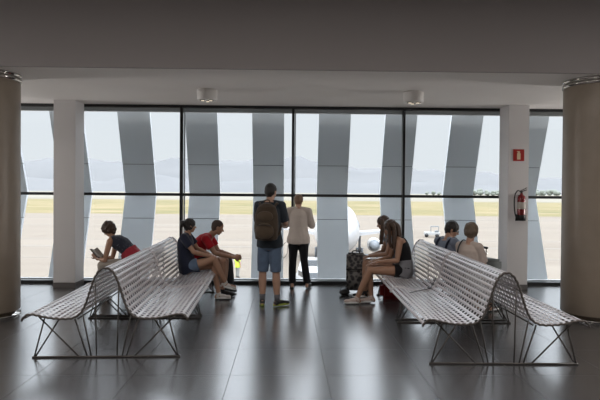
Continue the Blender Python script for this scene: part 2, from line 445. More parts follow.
tag(o, 'pale hazy mountain range along the horizon', 'mountain', kind='structure')
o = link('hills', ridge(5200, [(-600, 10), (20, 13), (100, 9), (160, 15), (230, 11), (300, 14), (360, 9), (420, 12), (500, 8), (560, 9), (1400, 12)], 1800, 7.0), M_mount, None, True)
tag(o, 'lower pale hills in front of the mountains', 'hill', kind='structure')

rnd = random.Random(4)
TW = ['leftmost of all, right of the third mullion', 'second from the left in the row', 'third from the left, before the folded fin',
      'first right of the fin above the short-haired woman', 'second right of that fin', 'third right of that fin', 'second last before the right pillar', 'last before the right pillar',
      'first past the extinguisher pillar', 'second past the extinguisher pillar', 'third past the extinguisher pillar', 'last, touching the right round column']
for i, (px, hh) in enumerate([(427, 2.4), (433, 2.6), (439, 2.2), (474.5, 3.4), (480.5, 4.2), (487, 3.4), (493, 3.0), (498.5, 3.4), (536, 4.2), (543, 3.8), (550, 4.2), (557, 4.0)]):
    p = at(px, 190, 1400 if i % 2 else 1550); p.z = GZ; hh *= 4.4
    bm = bmesh.new(); s = hh
    cone(bm, (0, 0, -.1), (0, 0, s*.4), .6, .4, 8)
    for q in range(6):
        blob(bm, (rnd.uniform(-1, 1)*s*.2, rnd.uniform(-1, 1)*s*.4, s*rnd.uniform(.4, .8)), (s*.34, s*.34, s*.30), n=10, m=7)
    for v in bm.verts: q = v.co*.25; v.co += Vector((noise.noise(q), noise.noise(q + Vector((5, 0, 0))), noise.noise(q + Vector((0, 5, 0)))))*1.6
    tag(link('tree', bm, M_leaf, None, True, p), 'small green tree far beyond the grass, ' + TW[i], 'tree', 'distant trees beyond the grass')

# airliner standing nose-on
def airliner():
    base = at(336, 276, 48); base.z = GZ
    e = empty('airliner', base, R(-6)); tag(e, 'white airliner standing nose-on on the apron outside', 'airplane')
    mw = mat('aircraft_white', (0.40, 0.40, 0.41), 0.3); md = mat('aircraft_grey', (0.22, 0.24, 0.27), 0.4)
    zc = 3.55; r = 1.98; bmx = bmesh.new(); rings = []
    for y, k, dz in ((-2.0, .03, -.35), (-1.85, .16, -.34), (-1.5, .34, -.30), (-.9, .55, -.2), (0, .76, -.1), (1.2, .92, -.03), (2.6, 1, 0), (22, 1, 0), (27, .8, .3), (32, .35, .9), (34, .08, 1.2)):
        rings.append([Vector((r*k*math.cos(2*math.pi*i/40), y, zc + dz + r*k*math.sin(2*math.pi*i/40))) for i in range(40)])
    ring_loft(bmx, rings); link('fuselage', bmx, mw, e, True)
    for s in (-1, 1):
        bmx = bmesh.new()
        a = [Vector((s*1.6, 10, 2.6)), Vector((s*1.6, 16, 2.5)), Vector((s*1.6, 16, 2.75)), Vector((s*1.6, 10, 3.0))]
        b = [Vector((s*6, 13.5, 3.0)), Vector((s*6, 16.6, 3.0)), Vector((s*6, 16.6, 3.1)), Vector((s*6, 13.5, 3.15))]
        ring_loft(bmx, [a, b]); link('wing', bmx, mw, e)
        bmx = bmesh.new(); lathe(bmx, [(.5, 0), (.62, .05), (.68, .3), (.66, 1.4), (.45, 2.4), (.3, 2.5)], n=28)
        bmesh.ops.rotate(bmx, verts=bmx.verts, cent=(0, 0, 0), matrix=Matrix.Rotation(R(-90), 3, 'X'))
        bmesh.ops.translate(bmx, verts=bmx.verts, vec=(s*3.5, 8.6, 1.9)); en = link('engine', bmx, mw, e, True)
        bmx = bmesh.new(); lathe(bmx, [(.02, -.12), (.2, .0), (.54, .02)], n=28)
        bmesh.ops.rotate(bmx, verts=bmx.verts, cent=(0, 0, 0), matrix=Matrix.Rotation(R(-90), 3, 'X'))
        bmesh.ops.translate(bmx, verts=bmx.verts, vec=(s*3.5, 8.57, 1.9)); link('fan', bmx, md, en, True)
        for k in range(9):
            bmx = bmesh.new(); box(bmx, s*1.93 - .05, s*1.93 + .05, 3.4 + k*1.0, 3.7 + k*1.0, 3.75, 4.15, .03); link('cabin_window', bmx, md, e)
        bmx = bmesh.new(); cone(bmx, (s*2.2, 14.6, 2.6), (s*2.2, 14.6, .5), .14, .12)
        for q in (-.25, .25):
            cone(bmx, (s*2.2 + q - .12, 14.6, .55), (s*2.2 + q + .12, 14.6, .55), .55, .55, 20)
        link('main_gear', bmx, md, e, True)
    for s in (-1, 1):
        bmx = bmesh.new(); ring_loft(bmx, [[Vector((s*x, y, z)) for x, y, z in ((.08, -.72, 4.2), (.75, -.3, 4.15), (.8, .2, 4.7), (.08, -.1, 4.85))], [Vector((s*x, y + .2, z - .1)) for x, y, z in ((.08, -.72, 4.2), (.75, -.3, 4.15), (.8, .2, 4.7), (.08, -.1, 4.85))]])
        link('cockpit_window', bmx, md, e)
    bmx = bmesh.new(); cone(bmx, (0, 1.6, 1.9), (0, 1.6, .4), .1, .08)
    for q in (-.2, .2): cone(bmx, (q - .09, 1.6, .38), (q + .09, 1.6, .38), .38, .38, 20)
    link('nose_gear', bmx, md, e, True)
    bmx = bmesh.new(); ring_loft(bmx, [[Vector((x, y, z)) for y, z in ((26, 4.8), (32, 4.8), (34.5, 11), (32.5, 11))] for x in (-.12, .12)]); link('tail_fin', bmx, mw, e)
airliner()

def car(loc, rz, label):
    e = empty('service_car', loc, rz); tag(e, label, 'car', 'white service cars on the apron')
    mw = mat('car_white', (.40, .40, .41), .3); mg = mat('car_glass', (.03, .035, .04), .1)
    bmx = bmesh.new(); pr = [(-1.95, .3), (-1.98, .7), (-1.2, .9), (-.7, 1.4), (.9, 1.45), (1.7, 1.0), (1.95, .85), (1.95, .3)]
    ring_loft(bmx, [[Vector((x*k, y, z)) for y, z in pr] for x, k in ((-.86, 1), (.86, 1))])
    bmesh.ops.bevel(bmx, geom=list(bmx.edges), offset=.06, segments=2, affect='EDGES'); link('car_body', bmx, mw, e, True)
    bmx = bmesh.new(); ring_loft(bmx, [[Vector((x, y - .03, z + .03)) for x, y, z in ((-.72, -1.18, .92), (.72, -1.18, .92), (.64, -.76, 1.33), (-.64, -.76, 1.33))], [Vector((x, y + .06, z)) for x, y, z in ((-.72, -1.18, .92), (.72, -1.18, .92), (.64, -.76, 1.33), (-.64, -.76, 1.33))]]); link('windscreen', bmx, mg, e)
    for s in (-1, 1):
        bmx = bmesh.new(); box(bmx, s*.86 - .02, s*.86 + .02, -.6, 1.1, .95, 1.32, .01); link('side_window', bmx, mg, e)
        for y in (-1.25, 1.2):
            bmx = bmesh.new(); cone(bmx, (s*.72, y, .32), (s*.90, y, .32), .32, .32, 20); link('wheel', bmx, M_blackp, e, True)
        bmx = bmesh.new(); box(bmx, s*.62 - .14, s*.62 + .14, -2.02, -1.94, .58, .70, .02); link('headlight', bmx, mg, e)
p = at(314, 284, 41.5); car((p.x, p.y, GZ), R(14), 'nearer white service car below the cream-sweater woman')
p = at(313, 273, 47.0); car((p.x, p.y + 2, GZ), R(-12), 'farther white service car just in front of the airliner')

def vehicle(px, Y, label, name, cat, s=1.0, rz=0.3):
    p = at(px, 230, Y)
    e = empty(name, (p.x, p.y, GZ), rz); tag(e, label, cat)
    mw = mat('vehicle_white', (.36, .36, .36), .4); mg = mat('vehicle_grey', (.13, .15, .17), .5)
    bmx = bmesh.new(); box(bmx, -1.5*s, 1.5*s, -.7*s, .7*s, .4*s, .95*s, .06); link('chassis', bmx, mw, e)
    bmx = bmesh.new(); box(bmx, .5*s, 1.1*s, -.5*s, .5*s, .9*s, 1.25*s, .05); link('driver_seat', bmx, mg, e)
    bmx = bmesh.new()
    for x, y in ((-.2, -.6), (-.2, .6), (1.2, -.6), (1.2, .6)): tube(bmx, [(x*s, y*s, .9*s), (x*s, y*s, 2.0*s)], .05*s)
    tube(bmx, [(-.2*s, -.6*s, 2*s), (1.2*s, -.6*s, 2*s)], .05*s); tube(bmx, [(-.2*s, .6*s, 2*s), (1.2*s, .6*s, 2*s)], .05*s); tube(bmx, [(-.2*s, -.6*s, 2*s), (-.2*s, .6*s, 2*s)], .05*s); tube(bmx, [(1.2*s, -.6*s, 2*s), (1.2*s, .6*s, 2*s)], .05*s); link('cab_frame', bmx, mg, e)
    bmx = bmesh.new(); tube(bmx, [(-2.4*s, -.4*s, .9*s), (2.0*s, -.4*s, 2.6*s)], .07*s); tube(bmx, [(-2.4*s, .4*s, .9*s), (2.0*s, .4*s, 2.6*s)], .07*s)
    if name == 'belt_loader': link('conveyor', bmx, mw, e)
    else: bmx.free()
    for x in (-.95, .95):
        for y in (-.72, .72):
            bmx = bmesh.new(); cone(bmx, (x*s, y*s - .12, .36*s), (x*s, y*s + .12, .36*s), .36*s, .36*s, 18); link('wheel', bmx, M_blackp, e, True)
vehicle(370, 50, 'pale belt loader parked right of the airliner nose', 'belt_loader', 'loader', .8, R(20))
vehicle(432, 92, 'small white baggage tug alone on the apron', 'baggage_tug', 'tug', .85, R(-15))

# ------------------------------------------------------------------ benches
def bench_profile():
    h = [(-.80, .375), (-.775, .415), (-.735, .438), (-.66, .432), (-.55, .408), (-.42, .395), (-.31, .405), (-.235, .455), (-.19, .54), (-.15, .66), (-.11, .78), (-.06, .865), (0, .893)]
    h = h + [(-x, z) for x, z in reversed(h[:-1])]
    return [Vector((p.x, 0, p.z)) for p in spline([Vector((x, 0, z)) for x, z in h], 10)]
PROF = bench_profile()
def arc_sample(pts, step):
    L = [0]
    for a, b in zip(pts, pts[1:]): L.append(L[-1] + (b - a).length)
    def f(s):
        s = max(0, min(L[-1], s)); lo = 0
        while lo < len(L) - 2 and L[lo+1] < s: lo += 1
        t = (s - L[lo]) / (L[lo+1] - L[lo]); return pts[lo].lerp(pts[lo+1], t)
    return L[-1], f
LTOT, PF = arc_sample(PROF, .05)
NS = 40; PITCH_S = LTOT / NS; GAP = .028
def pn(s, off=0):
    p = PF(s); d = (PF(s + .01) - PF(s - .01)).normalized(); return p + Vector((-d.z, 0, d.x)) * off
MODL = 1.90
def bench_shell():
    bmx = bmesh.new(); T = .004
    for k in range(NS):
        s0 = k*PITCH_S + GAP/2; s1 = (k+1)*PITCH_S - GAP/2
        cs = []
        for i in range(5):
            u = i/4; cs.append((s0 + (s1 - s0)*u, .0035*math.sin(math.pi*u)))
        ring = [pn(s, o) for s, o in cs] + [pn(s, o - T) for s, o in reversed(cs)]
        ring_loft(bmx, [[p + Vector((0, y, 0)) for p in ring] for y in (0, MODL)])
    per = .086; nw = int(MODL/per)
    for k in range(1, NS):
        a = k*PITCH_S - GAP/2 - .001; b = k*PITCH_S + GAP/2 + .001
        pa, pb, pc, pd = pn(a), pn(b), pn(b, -T), pn(a, -T)
        for j in range(nw + 1):
            y0 = j*per; y1 = min(MODL, y0 + .030)
            ring_loft(bmx, [[p + Vector((0, y, 0)) for p in (pa, pb, pc, pd)] for y in (y0, y1)])
    return bmx
def bench_frame(y, back=False):
    bmx = bmesh.new(); r = .008
    def pt(x, z): return (x, y, z)
    tube(bmx, [pt(-.72, .010), pt(.72, .010)], .010)
    for s in (-1, 1):
        tube(bmx, [pt(s*.70, .012), pt(s*.60, .40)], r); tube(bmx, [pt(s*.69, .012), pt(s*.46, .385)], r)
        tube(bmx, [pt(s*.66, .41), pt(s*.27, .012)], r); tube(bmx, [pt(s*.31, .385), pt(s*.19, .012)], r)
        tube(bmx, [pt(s*.235, .43), pt(s*.15, .012)], r); tube(bmx, [pt(s*.115, .74), pt(s*.10, .012)], r*.9)
    return bmx
def make_bench():
    e = empty('bench')
    link('seat_shell', bench_shell(), M_bench, e)
    for y in (.012, MODL - .012):
        bmx = bmesh.new(); pts = []
        for k in range(NS):
            s0 = k*PITCH_S; 
            for u in (0, .25, .5, .75): pts.append(pn(s0 + PITCH_S*u, .007*abs(math.sin(math.pi*u)) - .003) + Vector((0, y - .012 if y < .1 else y + .012, 0)))
        pts.append(pn(LTOT, -.003) + Vector((0, pts[-1].y, 0)))
        tube(bmx, pts, .011, 8); link('edge_trim', bmx, M_edge_shade, e, True)
        link('leg_frame', bench_frame(.06 if y < .1 else MODL - .06), M_rod, e, True)
    bmx = bmesh.new()
    for s in (-1, 1):
        for x, z in ((.60, .395), (.28, .385)):
            tube(bmx, [(s*x, .06, z), (s*x, MODL - .06, z)], .008)
    link('rail', bmx, M_rod, e, True)
    return e
b0 = make_bench()
for i, (x, y, rz, lab) in enumerate(((-1.765, 5.72, 1.8, 'near half of the left white slotted metal double bench'), (-1.827, 7.65, 1.8, 'far half of the left bench, under the navy and red shirts'),
                                 (2.10, 5.50, -1.0, 'near half of the right white slotted metal double bench'), (2.135, 7.45, -1.0, 'far half of the right bench, under the long-haired pair'))):
    o = b0 if i == 0 else copy_tree(b0)
    trims = sorted((c for c in o.children if c.name.startswith('edge_trim')), key=lambda c: c.data.vertices[0].co.y)
    t_ = trims[1 if i % 2 == 0 else 0]; t_.material_slots[0].link = 'OBJECT'; t_.material_slots[0].material = M_bench  # trim at the joint takes plain enamel, without the painted shade
    o.location = (x, y, 0); o.rotation_euler = (0, 0, R(rz)); tag(o, lab, 'bench', 'white slotted double benches')


# ------------------------------------------------------------------ people
def skin(name, c): return mat(name, c, 0.5, var=0.10, scale=14, bump=0.06, bscale=180)
SK_A = skin('skin_tan', (0.38, 0.215, 0.14)); SK_B = skin('skin_light', (0.42, 0.25, 0.175)); SK_C = skin('skin_brown', (0.35, 0.195, 0.125))
def cloth(name, c, var=.1, bump=.5): return mat(name, c, 0.85, spec=.2, var=var, scale=10, bump=bump, bscale=26, sheen=.15)
H_dark = mat('hair_black', (0.012, 0.009, 0.008), 0.45, var=.35, scale=60, bump=.8, bscale=90)
H_brown = mat('hair_brown', (0.045, 0.022, 0.012), 0.42, var=.35, scale=60, bump=.8, bscale=90)
H_light = mat('hair_chestnut', (0.055, 0.028, 0.016), 0.42, var=.35, scale=60, bump=.8, bscale=90)
H_blond = mat('hair_ash_blond', (0.13, 0.092, 0.06), 0.5, var=.35, scale=50, bump=.8, bscale=90)
H_buzz = mat('hair_cropped', (0.05, 0.032, 0.025), 0.7, var=.3, scale=90, bump=.4, bscale=200)
M_eye = mat('eye_white', (0.6, 0.58, 0.55), 0.15); M_iris = mat('eye_iris', (0.02, 0.012, 0.008), 0.15)
V = Vector
VOX = 0.0055

def limb(bm, a, b, r1, r2, bulge=0.0, at_=0.35, n=18):
    """tapered limb whose muscle swells between the joints"""
    a, b = V(a), V(b)
    if bulge:
        m = a.lerp(b, at_); rm = r1 + (r2 - r1)*at_ + bulge
        capsule(bm, a, m, r1, rm, n); capsule(bm, m, b, rm, r2, n)
    else: capsule(bm, a, b, r1, r2, n)

def hand(bm, wrist, d, palm, k=1.0, curl=0.5, side=1):
    """palm, four unequal bent fingers and a thumb leaving the side of the palm; d = direction, palm = way the palm faces"""
    wrist, d = V(wrist), V(d).normalized(); nrm = (V(palm) - d*V(palm).dot(d)).normalized(); s = d.cross(nrm)*side
    M = Matrix((d, s, nrm)).transposed()
    blob(bm, wrist + d*.045*k, (.052*k, .040*k, .016*k), M, 16, 10)
    for i, (o, L) in enumerate(((.030, .070), (.010, .080), (-.010, .074), (-.029, .058))):
        p = wrist + d*.078*k + s*o*k; ang = curl*.5
        for j, f in enumerate((.45, .32, .23)):
            ddir = (d*math.cos(ang) + nrm*math.sin(ang)).normalized()
            q = p + ddir*L*f*k; capsule(bm, p, q, (.0088 - .0008*j)*k, (.0083 - .0008*j)*k, 10); p = q; ang += curl*.75
    p = wrist + d*.025*k + s*.030*k
    t1 = (d*.65 + s*.65 + nrm*.3).normalized(); q = p + t1*.040*k; capsule(bm, p, q, .013*k, .0105*k, 10)
    t2 = (d*.9 + s*.15 + nrm*.5*curl).normalized(); q2 = q + t2*.030*k; capsule(bm, q, q2, .0105*k, .0088*k, 10)
    capsule(bm, wrist - d*.02*k, wrist + d*.03*k, .026*k, .024*k, 14)

def head_axes(yaw, pitch, roll=0):
    return Matrix.Rotation(yaw, 3, 'Z') @ Matrix.Rotation(pitch, 3, 'Y') @ Matrix.Rotation(roll, 3, 'X')

def head(bm, c, M, k):
    c = V(c); P = lambda x, y, z: c + M @ V((x, y, z))*k
    A = lambda *r: tuple(q*k for q in r)
    blob(bm, P(-.012, 0, .028), A(.096, .077, .088), M, 28, 18)          # skull
    blob(bm, P(.018, 0, -.030), A(.066, .060, .080), M, 24, 14)          # face
    blob(bm, P(.040, 0, -.085), A(.032, .034, .026), M, 16, 10)          # chin
    for s in (-1, 1):
        blob(bm, P(.052, s*.034, -.030), A(.026, .024, .022), M, 14, 8)  # cheek
        capsule(bm, P(.0, s*.055, -.06), P(.045, s*.022, -.088), .018*k, .016*k, 12)  # jaw
        blob(bm, P(-.008, s*.079, -.012), A(.017, .008, .030), M, 12, 8) # ear
        blob(bm, P(-.012, s*.077, -.034), A(.009, .007, .011), M, 10, 6)
        blob(bm, P(.070, s*.030, .020), A(.014, .026, .009), M, 12, 8)   # brow
    capsule(bm, P(.080, 0, .006), P(.102, 0, -.028), .008*k, .013*k, 12) # nose
    for s in (-1, 1): blob(bm, P(.092, s*.011, -.032), A(.010, .008, .008), M, 10, 6)
    blob(bm, P(.077, 0, -.056), A(.011, .024, .006), M, 14, 8)           # lips
    blob(bm, P(.075, 0, -.067), A(.011, .020, .007), M, 14, 8)

def torso_rings(p, mid, c, latP, latC, prof, n=28):
    """prof: (t, lateral radius, depth radius)"""
    rings = []
    p, mid, c = V(p), V(mid), V(c)
    for t, rl, rd in prof:
        tt = t
        q = p*(1-tt)**2 + mid*2*tt*(1-tt) + c*tt*tt
        d = ((mid - p)*2*(1-tt) + (c - mid)*2*tt).normalized()
        lat = latP.lerp(latC, max(0, min(1, tt))); lat = (lat - d*lat.dot(d)).normalized(); dep = lat.cross(d)
        rings.append([q + lat*rl*math.cos(2*math.pi*i/n) + dep*rd*math.sin(2*math.pi*i/n) for i in range(n)])
    return rings

def person(name_label, loc, rz, J, look, k=1.0, female=False, skinm=SK_B):
    """J: joints in body space (x forward, y left, z up)."""
    J = {a: V(b) for a, b in J.items()}
    f = .92 if female else 1.0
    bm = bmesh.new()
    latP = (J['hipL'] - J['hipR']).normalized(); latC = (J['shL'] - J['shR']).normalized()
    P = (J['hipL'] + J['hipR'])/2; Cc = (J['shL'] + J['shR'])/2; mid = J['mid']
    prof = [(-.22, .10, .085), (-.10, .155, .115), (.05, .165*(1.04 if female else 1), .118), (.25, .150*f, .105), (.45, .130*f, .095), (.7, .150*f, .108), (.9, .160*f, .105), (1.0, .135*f, .085), (1.10, .07, .06)]
    ring_loft(bm, torso_rings(P, mid, Cc, latP, latC, [(t, a*k, b*k) for t, a, b in prof]))
    Hc = J['head']; M = head_axes(*look)
    nb = Cc + (Hc - Cc)*.12
    capsule(bm, nb, Hc + M @ V((-.018, 0, -.05))*k, .060*k*f, .052*k*f, 20)
    for s in ('L', 'R'):
        sh, el, wr = J['sh'+s], J['el'+s], J['wr'+s]
        limb(bm, nb + (Hc-Cc)*.12, sh, .045*k*f, .048*k*f)
        limb(bm, sh, el, .052*k*f, .037*k*f, .004); limb(bm, el, wr, .039*k*f, .026*k*f, .004, .25)
        hd, hp, curl = J.get('hd'+s, wr - el), J.get('hp'+s, V((0, 0, -1))), (J['curl'+s].x if 'curl'+s in J else .5)
        hand(bm, wr + (wr - el).normalized()*.012, hd, hp, k*f*1.03, curl, 1 if s == 'L' else -1)
        hp_, kn, an, toe = J['hip'+s], J['kn'+s], J['an'+s], J['toe'+s]
        limb(bm, hp_, kn, .088*k*f, .056*k*f, .006, .3); limb(bm, kn, an, .054*k*f, .036*k*f, .010*f, .3)
        td = (toe - an); heel = an + V((0, 0, -.045)) - V((td.x, td.y, 0)).normalized()*.035
        capsule(bm, heel, an, .030*k, .036*k, 14); limb(bm, an + V((0, 0, -.03)), toe, .034*k, .024*k)
    head(bm, Hc, M, k*f if female else k)
    me = remeshed(bm, VOX, 4)
    o = link_me('person', me, skinm, None, True, loc); o.rotation_euler = (0, 0, rz)
    tag(o, name_label, 'person')
    kk = k*f if female else k
    for s in (-1, 1):
        bm = bmesh.new(); blob(bm, Hc + M @ V((.0715, s*.030, .002))*kk, (.0125*kk,)*3, M, 14, 8); e = link('eye', bm, M_eye, o, True)
        bm = bmesh.new(); blob(bm, Hc + M @ V((.0805, s*.0305, .001))*kk, (.0045*kk, .006*kk, .006*kk), M, 10, 6); link('iris', bm, M_iris, e, True)
    return dict(o=o, J=J, P=P, C=Cc, mid=mid, latP=latP, latC=latC, H=Hc, M=M, k=kk, f=f, kb=k)

def top(pp, m, name='shirt', sleeve=.5, t0=-.22, infl=.014, loose=.0, fold=.006, seed=1.0, straps=False, tend=1.04, sl_r=.066):
    bm = bmesh.new(); k, f = pp['kb'], pp['f']; i = infl
    prof = [(t0, .170+i+loose, .120+i+loose), (.05, .168+i+loose, .122+i+loose), (.25, .150*f+i+loose, .108+i+loose), (.45, .134*f+i+loose, .100+i+loose*.8), (.7, .152*f+i, .112+i), (.88, .160*f+i, .106+i)]
    if straps: prof += [(.93, .12*f+i*.5, .10+i*.5)]
    else: prof += [(1.0, .142*f+i*.6, .088+i*.6), (tend + .04, .085, .072)]
    ring_loft(bm, torso_rings(pp['P'], pp['mid'], pp['C'], pp['latP'], pp['latC'], [(t, a*k, b*k) for t, a, b in prof]))
    J = pp['J']
    for s in ('L', 'R'):
        sh, el, wr = J['sh'+s], J['el'+s], J['wr'+s]
        if straps:
            base = pp['C'].lerp(sh, .42); up = (pp['C'] - pp['mid']).normalized(); dep = pp['latC'].cross(up).normalized()
            tube(bm, spline([base - up*.12 + dep*.10*k, base + up*.0 + dep*.085*k, base + up*.055*k, base - dep*.085*k, base - up*.12 - dep*.10*k]), .014)
        elif sleeve <= 0:
            capsule(bm, pp['C'] + (pp['H'] - pp['C'])*.12, pp['C'].lerp(sh, .55), .05*k*f + i*.5, .050*k*f + i*.5, 18)
        else:
            nb = pp['C'] + (pp['H'] - pp['C'])*.2
            capsule(bm, nb.lerp(sh, .25), sh, .045*k*f + i*.7, .050*k*f + i, 18)
            if sleeve <= 1.0:
                cone(bm, sh - (el - sh)*.05, sh.lerp(el, sleeve), .052*k*f + i, (sl_r - .014)*k + i, 22)
                blob(bm, sh, (.056*k*f + i*.8,)*3)
            else:
                limb(bm, sh, el, .052*k*f + i, .042*k*f + i); fr = sleeve - 1
                capsule(bm, el, el.lerp(wr, fr*.9), .042*k*f + i, .032*k*f + i*.8); cone(bm, el, el.lerp(wr, fr), .042*k*f + i, .032*k*f + i*.8)
    me = remeshed(bm, .008, 3, fold, 9, seed)
    return link_me(name, me, m, pp['o'], True)

def bottom(pp, m, name='shorts', leg=.6, infl=.012, flare=.0, fold=.005, seed=3.0, waist=.22):
    """leg: 0..1 along the thigh, 1..2 along the shin"""
    bm = bmesh.new(); k, f = pp['kb'], pp['f']; J = pp['J']; i = infl
    prof = [(-.2, .14+i, .105+i), (-.08, .160+i, .118+i), (.05, .170+i, .122+i), (waist, .152*f+i, .110+i)]
    ring_loft(bm, torso_rings(pp['P'], pp['mid'], pp['C'], pp['latP'], pp['latC'], [(t, a*k, b*k) for t, a, b in prof]))
    for s in ('L', 'R'):
        h, kn, an = J['hip'+s], J['kn'+s], J['an'+s]
        r0, rk, ra = .092*k*f + i, .060*k*f + i, .045*k*f + i
        blob(bm, h, (r0, r0, r0))
        if leg <= 1: cone(bm, h, h.lerp(kn, leg), r0, r0 + (rk - r0)*leg + flare, 24)
        else:
            limb(bm, h, kn, r0, rk, .004); cone(bm, kn, kn.lerp(an, leg - 1), rk, ra + flare, 24)
    me = remeshed(bm, .008, 3, fold, 8, seed)
    return link_me(name, me, m, pp['o'], True)

def shoes(pp, mu, ms, name='shoe', high=0.0):
    J = pp['J']; k = pp['kb']*pp['f']
    for s in ('L', 'R'):
        an, toe = J['an'+s], J['toe'+s]; d = (toe - an)
        slope = J['sole'+s].x if 'sole'+s in J else 0.0      # pitch of the foot
        h = V((d.x, d.y, 0)).normalized(); fw = (h*math.cos(slope) + V((0, 0, 1))*math.sin(slope)).normalized()
        lt = V((0, 0, 1)).cross(h).normalized(); up = fw.cross(lt)
        if up.z < 0: up = -up
        M = Matrix((fw, lt, up)).transposed(); o = an - up*.075*k
        def Q(x, y, z): return o + M @ V((x, y, z))*k
        bm = bmesh.new()
        blob(bm, Q(-.015, 0, .035), (.050*k, .038*k, .038*k), M); blob(bm, Q(.06, 0, .038), (.09*k, .040*k, .036*k), M)
        blob(bm, Q(.15, 0, .030), (.065*k, .044*k, .028*k), M); capsule(bm, Q(-.01, 0, .04), Q(.0, 0, .085 + high), .040*k, .040*k)
        sh = link_me(name, remeshed(bm, .006, 3), mu, pp['o'], True)
        bm = bmesh.new(); n = 28; ring = []
        for z, g in ((-.004, .96), (.004, 1), (.022, 1), (.026, .97)):
            r = []
            for q in range(n):
                a = 2*math.pi*q/n; x = .07 + .140*math.cos(a); wy = .037 + .010*math.cos(a) ; r.append(Q(x, wy*math.sin(a)*g*1.05, z))
            ring.append(r)
        ring_loft(bm, ring); link('sole', bm, ms, sh, True)
        bm = bmesh.new()
        for q in range(4): 
            x = .055 + q*.022; z = .080 - q*.008
            tube(bm, [Q(x, -.022, z - .006), Q(x, 0, z), Q(x, .022, z - .006)], .0035*k, 6)
        link('laces', bm, ms, sh, True)

def cap_hair(pp, m, thick=.010, low=-.02, back=.0, puff=0.0, fold=.004, seed=5.0, fs=40, nape=True, side=0.0):
    """short hair covering the skull but leaving the face open"""
    c, M, k = pp['H'], pp['M'], pp['k']; bm = bmesh.new()
    P = lambda x, y, z: c + M @ V((x, y, z))*k
    t = thick + puff
    blob(bm, P(-.018, 0, .036), ((.094 + t)*k, (.078 + t)*k, (.086 + t)*k), M, 28, 18)
    blob(bm, P(-.045, 0, .0), ((.062 + t)*k, (.072 + t)*k, (.070 + t)*k), M, 24, 14)
    if nape: blob(bm, P(-.052, 0, -.040 + low), ((.032 + t*.6)*k, (.050 + t*.7)*k, (.040 + t)*k), M, 20, 12)
    if side:
        for s in (-1, 1): blob(bm, P(-.02, s*.062, -.02), ((.05)*k, (.022 + side)*k, (.055)*k), M, 18, 10)
    me = remeshed(bm, .006, 3, fold*k, fs, seed)
    return link_me('hair', me, m, pp['o'], True)

def long_hair(pp, m, locks, seed=1, base=True, r=.013, yaw=0.0):
    """locks: list of point lists in head space (metres), drawn as tapering strands"""
    c, M, k = pp['H'], pp['M'], pp['k']; bm = bmesh.new(); rn = random.Random(seed); My = Matrix.Rotation(yaw, 3, 'Z') @ Matrix.Rotation(R(6), 3, 'Y')
    if base:
        blob(bm, c + M @ V((-.020, 0, .036))*k, (.112*k, .098*k, .104*k), M, 28, 18)
        blob(bm, c + M @ V((-.052, 0, -.03))*k, (.078*k, .096*k, .105*k), M, 24, 14)
    for L, n, spread in locks:
        for q in range(n):
            o = V((rn.uniform(-1, 1), rn.uniform(-1, 1), 0))*spread; pts = []
            for i, p in enumerate(L):
                u = i/(len(L)-1); wv = V((math.sin(i*1.9 + q)*.008, math.cos(i*1.6 + q*2)*.008, 0))
                pts.append(c + (M if i < 2 else My) @ ((V(p) + o*(.35 + .65*u) + wv*u)*k))
            sp = spline(pts, 5); tube(bm, sp, r*rn.uniform(.8, 1.3), 8, r*.35)
    for v in bm.verts: pass
    me = remeshed(bm, .0065, 2, .003, 45, seed)
    return link_me('hair', me, m, pp['o'], True)

def world_pose(px, Y):   # helper kept for readability: ground point under a surveyed direction
    p = at(px, 300, Y); return V((p.x, p.y, 0))

# ---- man with a backpack, standing with his back to us
denim = cloth('denim', (0.11, 0.155, 0.23), .3); navy = cloth('navy_cotton', (0.018, 0.022, 0.042)); dkshirt = cloth('dark_grey_blue_shirt', (0.030, 0.038, 0.048))
D = person('man with brown backpack and denim shorts standing at the window', (-.245, 8.42, 0), R(80), dict(
    hipL=(0, .075, .92), hipR=(0, -.075, .92), mid=(-.03, 0, 1.16), shL=(-.02, .165, 1.455), shR=(-.02, -.17, 1.455), head=(.03, -.01, 1.648),
    elL=(.08, .185, 1.19), elR=(.03, -.225, 1.195), wrL=(.22, .10, 1.13), wrR=(.22, -.13, 1.15), hpL=(0, -1, 0.2), hpR=(0, 1, .2), curlL=(.9, 0, 0), curlR=(.9, 0, 0),
    knL=(.02, .105, .49), knR=(.01, -.095, .49), anL=(-.01, .10, .09), anR=(-.02, -.12, .09), toeL=(.15, .14, .035), toeR=(.10, -.24, .035)), (R(-18), R(8)), 1.0, False, SK_B)
top(D, dkshirt, 'shirt', .9, -.12, .014, .008, .006, 2.0); bottom(D, denim, 'shorts', .98, .008, .010, .006, 4.0)
shoes(D, M_blackp, mat('lime_sole', (0.30, 0.36, 0.06), .6)); cap_hair(D, H_dark, .006, -.01, fold=.003)
sock = cloth('grey_sock', (.12, .12, .13))
for s in ('L', 'R'):
    bm = bmesh.new(); a = D['J']['an'+s]; cone(bm, a + V((0, 0, -.01)), a + V((0.002, 0, .085)), .041, .044); link('sock', bm, sock, D['o'], True)

